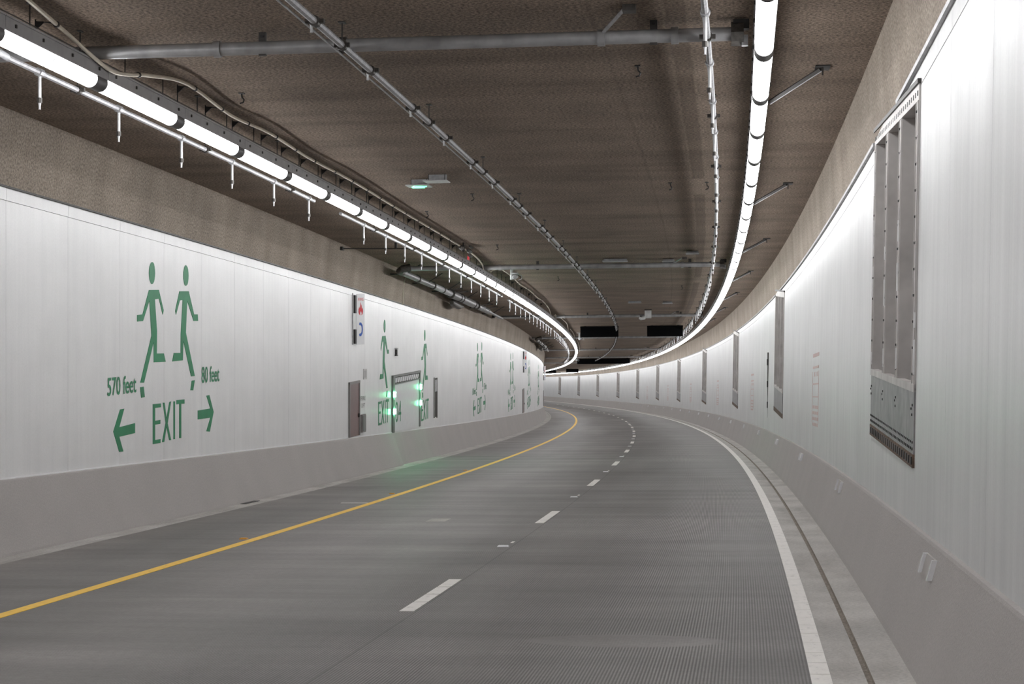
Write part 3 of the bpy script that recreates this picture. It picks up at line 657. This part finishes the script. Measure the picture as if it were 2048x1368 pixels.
def sprinkler(a, b, d, h, r, first, pitch, label, group, drop=True, mat='galv'):
    t = Thing('sprinkler_pipe', label, 'pipe', P(a, d, h), group)
    t.part('pipe', sweep(NB(), along(a, b, d, h), r, 8), mat, True)
    if not drop and a < 50: t.part('air_line', sweep(NB(), along(10, 60, d - .09, h - .015), .010, 6), 'galv_bright', True)
    s = first; k = 0
    while s < a: s += pitch
    while s < b:
        if drop:
            tee = t.part('tee', ring(NB(), P(s, d, h), tang(s), r + .014, .11, 8), 'galv', True)
            pp = t.part('drop', cyl(NB(), P(s, d, h), P(s, d, h - .27), .017, 8), 'galv_bright', True)
            t.part('socket', cyl(NB(), P(s, d, h - .25), P(s, d, h - .30), .026, 8), 'cast_iron', True, parent=pp)
            bm = NB(); sweep(bm, [P(s, d, h - .30), P(s, d, h - .33), P(s, d, h - .36), P(s, d, h - .365)], [.016, .011, .010, .016], 6); t.part('nozzle', bm, 'sign_white', True, parent=pp)
        else:
            tee = t.part('tee', ring(NB(), P(s, d, h), tang(s), r + .016, .10, 8), 'cast_iron', True)
            bm = NB(); sweep(bm, [P(s, d - .03, h - .02), P(s, d - .03, h - .06), P(s, d - .03, h - .10)], [.020, .012, .016], 6); t.part('nozzle', bm, 'galv_bright', True, parent=tee)
            t.part('lug', pbox(NB(), s - .03, s + .03, d - .085, d + .085, h - .018, h + .018), 'cast_iron', parent=tee)
        if k % 2 == 0:
            sh = s + pitch * .45
            if sh < b:
                cp = t.part('clamp', ring(NB(), P(sh, d, h), tang(sh), r + .02, .06, 8), 'cast_iron', True)
                bm = NB(); cyl(bm, P(sh, d, h), P(sh, d, CEIL + .003), .007, 5); pbox(bm, sh - .05, sh + .05, d - .03, d + .03, CEIL - .012, CEIL + .002); t.part('hanger', bm, 'dark_steel', parent=cp)
                t.part('lug', pbox(NB(), sh - .02, sh + .02, d - .075, d + .075, h - .02, h + .02), 'cast_iron', parent=cp)
        s += pitch; k += 1
SPL = [(17.2, 30.6), (32.8, 61.2), (63.5, 92.0), (94.2, 123.0), (125.0, 154.0), (156.0, 186.0)]
for i, (a, b) in enumerate(SPL):
    sprinkler(a, b, -7.02, 5.10, .030, 18.04, 2.43, ['galvanised pipe with drop nozzles starting at the thick cross pipe', 'galvanised pipe with drop nozzles above the fire sign and exit door', 'galvanised pipe with drop nozzles past the wall-side pipe'][i] if i < 3 else 'distant galvanised pipe with drop nozzles along the inner wall', 'distant drop-nozzle pipes along the inner wall' if i > 2 else None)
bm = NB(); sweep(bm, [P(17.2, -7.02, 5.10), P(17.05, -7.04, 5.13), P(17.3, -7.3, 5.22), P(17.9, -7.6, 5.27)], .036, 8)
single('branch_elbow', bm, 'galv', 'grey elbow joining the thick cross pipe to the first nozzle pipe', 'pipe', P(17.2, -7.2, 5.2), smooth=True)
SPR = [(12.0, 47.9), (49.9, 80.0), (82.0, 111.0), (113.0, 142.0), (144.0, 173.0), (175.0, 204.0), (206.0, 235.0), (237.0, 266.0)]
for i, (a, b) in enumerate(SPR):
    sprinkler(a, b, -.435, 5.17, .030, 16.45, 2.50, ['bright galvanised pipe with drop nozzles crossing the thick pipe end valve', 'galvanised pipe with drop nozzles between the second and third cross pipes'][i] if i < 2 else 'distant galvanised pipe with drop nozzles along the outer light row', 'distant drop-nozzle pipes along the outer light row' if i > 1 else None)
sprinkler(10.0, 97.0, -3.88, 5.20, .034, 16.45, 2.57, 'galvanised sprinkler pipe along the middle of the soffit', None, False)
sprinkler(98.4, 187.0, -3.90, 5.20, .034, 99.5, 2.57, 'distant sprinkler pipe along the middle of the soffit past the lane signs', None, False)
# stout pipe along the inner wall
def wall_main(s0, label, full=True, group=None):
    t = Thing('wall_main', label, 'pipe', P(s0, -8.62, 5.15), group)
    D = -8.60; H = 5.17
    t.part('pipe', sweep(NB(), along(s0, s0 + 6.5, D, H), .085, 12), 'pipe_dark', True)
    t.part('elbow', sweep(NB(), [P(s0 + .3, D, H), P(s0 - .1, D, H), P(s0 - .25, D + .1, H + .05), P(s0 - .2, D + .3, H + .09)], .10, 10), 'cast_iron', True)
    t.part('pipe', sweep(NB(), along(s0 + 6.5, s0 + 11, D, H), .095, 12), 'galv', True)
    t.part('wide_pipe', sweep(NB(), along(s0 + 11, s0 + 18, D, H), .135, 14), 'pipe_dark', True)
    for q in (3.2, 6.5, 8.8, 11.0, 13.2, 14.0, 18.0, 19.2): t.part('coupling', ring(NB(), P(s0 + q, D, H), tang(s0 + q), .115 if q < 11 else .155, .16, 12), 'cast_iron', True)
    t.part('pipe', sweep(NB(), along(s0 + 18, s0 + 24.5, D, H), .105, 12), 'pipe_dark', True)
    for q in np.arange(19.8, 24, .55): t.part('band', ring(NB(), P(s0 + q, D, H), tang(s0 + q), .115, .10, 10), 'galv', True)
    t.part('pipe', sweep(NB(), along(s0 + 24.5, s0 + 31, D, H), .055, 10), 'pipe_dark', True)
    v = t.part('valve', sweep(NB(), [P(s0 + 12.3, D - .12, H - .22), P(s0 + 12.9, D - .12, H - .24), P(s0 + 14.5, D - .14, H - .25), P(s0 + 15.6, D - .12, H - .2)], [.07, .12, .10, .05], 10), 'cast_iron', True)
    for q in (1.0, 5.2, 9.6, 15.0, 21.0, 26.0):
        bm = NB(); pbox(bm, s0 + q - .03, s0 + q + .03, -9.04, D + .02, H - .02, H + .02); cyl(bm, P(s0 + q, D, H), P(s0 + q - .4, D + .5, CEIL), .014, 6); t.part('bracket', bm, 'dark_steel')
    for q in (9.5, 11.2, 20.0, 22.2):
        bm = NB(); cyl(bm, P(s0 + q, D + .1, H + .05), P(s0 + q + .9, D + .38, H + .12), .014, 5); cyl(bm, P(s0 + q + .9, D + .30, H + .12), P(s0 + q + .9, D + .46, H + .12), .02, 5); t.part('valve_lever', bm, 'cast_iron')
wall_main(49.4, 'stout jointed pipe running along the top of the inner wall')
wall_main(111.5, 'second stout jointed pipe in the far curve of the inner wall')
t = Thing('wall_strut', 'dark horizontal rod from the inner wall to the light row', 'rod', P(43.1, -8.2, 5.3))
bm = NB(); cyl(bm, P(43.1, -9.03, 5.30), P(43.1, -6.5, 5.26), .014, 6); t.part('rod', bm, 'dark_steel', True); t.part('foot', pbox(NB(), 43.0, 43.2, -9.05, -8.95, 5.26, 5.34), 'black_metal')
t.part('stud', pbox(NB(), 43.05, 43.15, -7.75, -7.70, 5.28, CEIL), 'black_metal')
t = Thing('wall_strut', 'second dark horizontal rod where the wall pipe ends', 'rod', P(79.5, -8.2, 5.3))
bm = NB(); cyl(bm, P(80.3, -9.03, 5.25), P(80.3, -6.5, 5.25), .02, 6); t.part('rod', bm, 'dark_steel', True); t.part('foot', pbox(NB(), 80.15, 80.45, -9.05, -8.9, 5.2, 5.3), 'black_metal')

# ------------------------------------------------------------------ pale cable conduit over the inner light row, with its brackets
def smooth_path(pts, n=6):
    out = []
    for i in range(len(pts) - 1):
        p0, p1, p2, p3 = (np.array(pts[max(i - 1, 0)]), np.array(pts[i]), np.array(pts[i + 1]), np.array(pts[min(i + 2, len(pts) - 1)]))
        for k in range(n):
            u = k / n; out.append(.5 * ((2 * p1) + (-p0 + p2) * u + (2 * p0 - 5 * p1 + 4 * p2 - p3) * u * u + (-p0 + 3 * p1 - 3 * p2 + p3) * u ** 3))
    out.append(np.array(pts[-1])); return out
def cable(pts, label, r=.020, br=(), group=None):
    t = Thing('cable_conduit', label, 'cable', P(*pts[0]), group)
    t.part('sleeve', sweep(NB(), [P(*p) for p in smooth_path(pts)], r, 8), 'conduit', True)
    path = np.array(smooth_path(pts))
    for s in br:
        d = float(np.interp(s, path[:, 0], path[:, 1])); h = float(np.interp(s, path[:, 0], path[:, 2]))
        b_ = t.part('clip', ring(NB(), P(s, d, h), tang(s), r + .010, .03, 8), 'black_metal', True)
        bm = NB(); dl = d - .20
        hexa(bm, [P(s - .008, dl, h + .03), P(s - .008, d, h + .005), P(s + .008, d, h + .005), P(s + .008, dl, h + .03), P(s - .008, dl, h + .035), P(s - .008, d, h + .015), P(s + .008, d, h + .015), P(s + .008, dl, h + .035)])
        hexa(bm, [P(s - .008, dl, h - .05), P(s - .008, dl + .08, h + .02), P(s + .008, dl + .08, h + .02), P(s + .008, dl, h - .05), P(s - .008, dl, h + .03), P(s - .008, dl + .08, h + .03), P(s + .008, dl + .08, h + .03), P(s + .008, dl, h + .03)])
        cyl(bm, P(s, dl, 5.17), P(s, dl, h + .05), .007, 5)
        t.part('bracket', bm, 'black_metal', parent=b_)
cable([(12.0, -5.75, 5.34), (15.64, -6.21, 5.30), (16.95, -6.34, 5.26), (17.6, -6.345, 5.18), (18.2, -6.34, 5.125), (18.65, -6.31, 5.16), (19.2, -6.26, 5.24), (20.2, -6.15, 5.31), (22.4, -6.25, 5.29), (24.1, -6.18, 5.30), (26.7, -6.24, 5.30), (29.5, -6.19, 5.30), (34.4, -6.22, 5.30), (41.2, -6.21, 5.30), (45.5, -6.22, 5.30), (48.0, -6.29, 5.25), (49.2, -6.38, 5.18), (50.2, -6.40, 5.17), (51.2, -6.40, 5.19)],
      'cream cable conduit looping above the nearer tube lights', br=[16.6, 18.9, 20.5, 21.9, 23.1, 24.4, 25.7, 27.0, 28.3, 29.6, 30.9, 32.2, 33.6, 35, 36.5, 38, 39.5, 41, 43])
cable([(50.35, -6.30, 5.20), (50.6, -6.25, 5.26), (50.9, -6.10, 5.30), (52.5, -6.08, 5.31), (55.1, -6.10, 5.30), (57.9, -6.16, 5.29), (61.8, -6.15, 5.31), (66.0, -6.19, 5.29), (68.5, -6.17, 5.30), (73.6, -6.26, 5.29), (78, -6.40, 5.20), (80, -6.45, 5.12)],
      'cream cable conduit passing behind the white camera post', br=[57, 60.5, 64, 67.5, 71])
cable([(79.4, -6.40, 5.12), (79.8, -6.3, 5.28), (82, -6.38, 5.2), (84, -6.45, 5.10)], 'short cream conduit loop at the third cross pipe', .018)
cable([(83.2, -6.25, 5.30), (87, -6.23, 5.30), (91.0, -6.24, 5.30), (96, -6.35, 5.2), (100, -6.45, 5.10)], 'cream conduit loop beside the black lane signs', .018)
cable([(98, -6.30, 5.30), (104, -6.30, 5.30), (108, -6.32, 5.28), (113, -6.42, 5.15)], 'cream conduit loop behind the black lane signs', .018)
cable([(115.7, -6.31, 5.30), (125, -6.28, 5.31), (140, -6.24, 5.30), (154, -6.22, 5.25)], 'farthest cream conduit above the inner light row', .018)
for dd, hh, lb in ((-6.375, 5.185, 'thin dark support wire along the lane side of the inner lights'), (-6.545, 5.19, 'thin dark support wire along the wall side of the inner lights')):
    bm = NB(); sweep(bm, along(8, 110, dd, hh, 2.0), .006, 5); single('support_wire', bm, 'dark_steel', lb, 'wire', P(8, dd, hh))

# struts bracing the outer light row
k = 0
s = 21.0 - 11.4
while s < 140:
    t = Thing('light_strut', ('grey channel strut of the outer light row, %s past the thick cross pipe' % ORDN[k - 1]) if k > 0 else 'grey channel strut of the outer light row, short of the thick cross pipe', 'strut', P(s, .7, CEIL), 'channel struts of the outer light row')
    a, b = P(s + .55, .20, 5.16), P(s - .15, .74, CEIL - .02)
    t.part('channel', sweep(NB(), [a, b], .026, 4), 'dark_steel'); t.part('flange', sweep(NB(), [a + Vector((.012, 0, -.024)), b + Vector((.012, 0, -.024))], .006, 4), 'galv')
    t.part('foot', pbox(NB(), s - .30, s, .68, .84, CEIL - .014, CEIL + .002), 'black_metal'); t.part('stud', cyl(NB(), P(s - .2, .76, CEIL - .10), P(s - .2, .76, CEIL), .010, 5), 'dark_steel')
    s += 11.4; k += 1

# ------------------------------------------------------------------ signs, cameras, plates and hooks on the soffit
def lane_sign(s, d0, d1, label, h0=4.86, h1=5.40):
    t = Thing('lane_sign', label, 'sign', P(s, (d0 + d1) / 2, h0))
    t.part('cabinet', pbox(NB(), s, s + .35, d0, d1, h0, h1), 'sign_black')
    t.part('visor', pbox(NB(), s - .12, s + .02, d0 - .01, d1 + .01, h1 - .05, h1 - .02), 'sign_black')
    for d in (d0 + .25, d1 - .25): t.part('mount', pbox(NB(), s + .1, s + .25, d - .05, d + .05, h1 - .01, CEIL + .004), 'black_metal')
lane_sign(97.5, -5.76, -3.80, 'black lane signal cabinet over the yellow-line lane'); lane_sign(97.5, -2.33, -.50, 'black lane signal cabinet over the vented-wall lane')
lane_sign(187.5, -5.70, -.50, 'wide black message sign spanning both lanes far ahead')
lane_sign(282.0, -5.76, -3.80, 'farthest black lane signal over the inner lane'); lane_sign(282.0, -2.33, -.50, 'farthest black lane signal over the outer lane')
def tray_sign(s, d, label, glow):
    t = Thing('ceiling_sign', label, 'sign', P(s, d, 5.2))
    t.part('back_plate', pbox(NB(), s, s + .03, d - .15, d + .15, 5.31, CEIL + .002), 'galv')
    tr = t.part('tray', hexa(NB(), [P(s - .32, d - .19, 5.285), P(s - .32, d + .19, 5.285), P(s + .12, d + .19, 5.295), P(s + .12, d - .19, 5.295), P(s - .32, d - .19, 5.30), P(s - .32, d + .19, 5.30), P(s + .12, d + .19, 5.312), P(s + .12, d - .19, 5.312)]), 'cctv_white')
    for x in (-.13, .13): t.part('hanger', cyl(NB(), P(s - .1, d + x, 5.30), P(s - .1, d + x, CEIL + .002), .006, 5), 'dark_steel')
    if glow:
        for pts in (((-.10, -.12), (-.10, .08), (.02, .08), (.02, -.12)), ((-.26, -.05), (-.16, .14), (-.14, .10), (-.22, -.08))):
            t.part('lit_symbol', hexa(NB(), [P(s + a, d + b, z) for z in (5.275, 5.286) for a, b in pts]), 'exit_glow', label='lit green symbol', parent=tr)
tray_sign(30.6, -5.26, 'small tray sign lit green under the soffit', True); tray_sign(30.0, -4.88, 'small plain grey tray sign beside the green lit one', False)
def cctv(s, d, h, label, pole=True):
    t = Thing('security_camera', label, 'camera', P(s, d, CEIL))
    t.part('mount_plate', pbox(NB(), s - .12, s + .12, d - .16, d + .16, CEIL - .02, CEIL + .003), 'cctv_white')
    t.part('post', cyl(NB(), P(s, d, CEIL - .01), P(s, d, h), .045, 10), 'cctv_white', True)
    t.part('housing', sweep(NB(), [P(s - .32, d + .10, h + .05), P(s - .30, d + .10, h + .05), P(s + .22, d + .10, h + .10), P(s + .25, d + .10, h + .10)], [.04, .065, .065, .04], 10), 'galv', True)
    t.part('lens_hood', pbox(NB(), s - .42, s + .1, d, d + .2, h + .15, h + .165), 'cctv_white')
    t.part('cable_loop', sweep(NB(), [P(s + .1, d + .15, h + .15), P(s + .1, d + .27, h + .12), P(s, d + .28, h + .02), P(s - .1, d + .2, h - .02)], .012, 6), 'cctv_white', True)
cctv(52.4, -5.93, 5.10, 'white security camera on a post above the inner light row')
def box_cam(s, d, label):
    t = Thing('security_camera', label, 'camera', P(s, d, CEIL))
    t.part('mount_plate', pbox(NB(), s - .1, s + .1, d - .15, d + .15, CEIL - .03, CEIL + .003), 'black_metal')
    t.part('housing', pbox(NB(), s - .35, s + .25, d - .14, d + .14, 5.06, 5.36), 'cctv_white')
    t.part('lens', sweep(NB(), [P(s - .30, d - .16, 5.06), P(s - .50, d - .30, 5.02), P(s - .55, d - .34, 5.05)], [.08, .07, .05], 8), 'cctv_white', True)
    t.part('arm', pbox(NB(), s - .2, s + .1, d - .34, d - .12, 5.10, 5.16), 'black_metal')
box_cam(79.0, -2.40, 'white box camera under the soffit ahead of the black lane signs')
cctv(108.0, -6.02, 5.02, 'white security camera by the inner lights past the lane signs'); cctv(178.0, -6.05, 5.02, 'farthest white security camera beside the wide message sign'); cctv(270.0, -4.6, 5.02, 'white security camera near the farthest lane signals')
for s, d0, d1, lb in ((47.0, -1.10, -.77, 'grey plate hung in front of the second cross pipe by the outer nozzles'), (49.3, -3.26, -2.61, 'wide grey plate above the second cross pipe'), (49.7, -1.72, -1.39, 'small grey plate above the second cross pipe'), (71.7, -3.14, -2.63, 'pale plate on the soffit before the box camera'), (72.4, -1.84, -1.45, 'small pale plate on the soffit before the box camera')):
    t = Thing('soffit_plate', lb, 'plate', P(s, (d0 + d1) / 2, CEIL))
    t.part('tray', pbox(NB(), s - .35, s + .1, d0, d1, CEIL - .085, CEIL - .07), 'galv'); t.part('back', pbox(NB(), s + .08, s + .12, d0 + .02, d1 - .02, CEIL - .085, CEIL + .003), 'galv')
for i, (s, d) in enumerate(((21.55, -5.9), (20.44, -1.23), (32.96, -4.70), (31.83, -1.21), (31.87, -.60), (35.9, -5.95), (44.2, -5.5), (56.5, -4.9), (62.0, -1.2))):
    t = Thing('soffit_hook', 'small black hook screwed into the soffit', 'hook', P(s, d, CEIL), 'small hooks in the soffit')
    t.part('plate', pbox(NB(), s - .04, s + .04, d - .03, d + .03, CEIL - .01, CEIL + .003), 'black_metal')
    t.part('hook', sweep(NB(), [P(s, d, CEIL), P(s, d + .005, CEIL - .05), P(s, d + .03, CEIL - .08), P(s, d + .02, CEIL - .11), P(s, d - .02, CEIL - .12)], .009, 5), 'black_metal', True)
# valve cluster above the inner lights
t = Thing('valve_cluster', 'dark valve cluster with red handle above the inner lights', 'valve', P(43.6, -6.2, 5.25))
for ds, dd, hh, r in ((-.6, 0, .02, .05), (0, -.05, .06, .07), (.5, .06, .02, .06), (1.1, .0, -.04, .05), (.3, .12, .10, .04)):
    t.part('body', sweep(NB(), [P(43.6 + ds - .25, -6.2 + dd, 5.25 + hh), P(43.6 + ds, -6.2 + dd, 5.25 + hh), P(43.6 + ds + .25, -6.2 + dd, 5.25 + hh)], [r * .7, r, r * .6], 8), 'cast_iron', True)
t.part('handle', pbox(NB(), 44.5, 44.7, -6.24, -6.20, 5.10, 5.24), 'red_paint'); t.part('stud', cyl(NB(), P(43.4, -6.2, 5.2), P(43.4, -6.2, CEIL), .02, 6), 'black_metal')
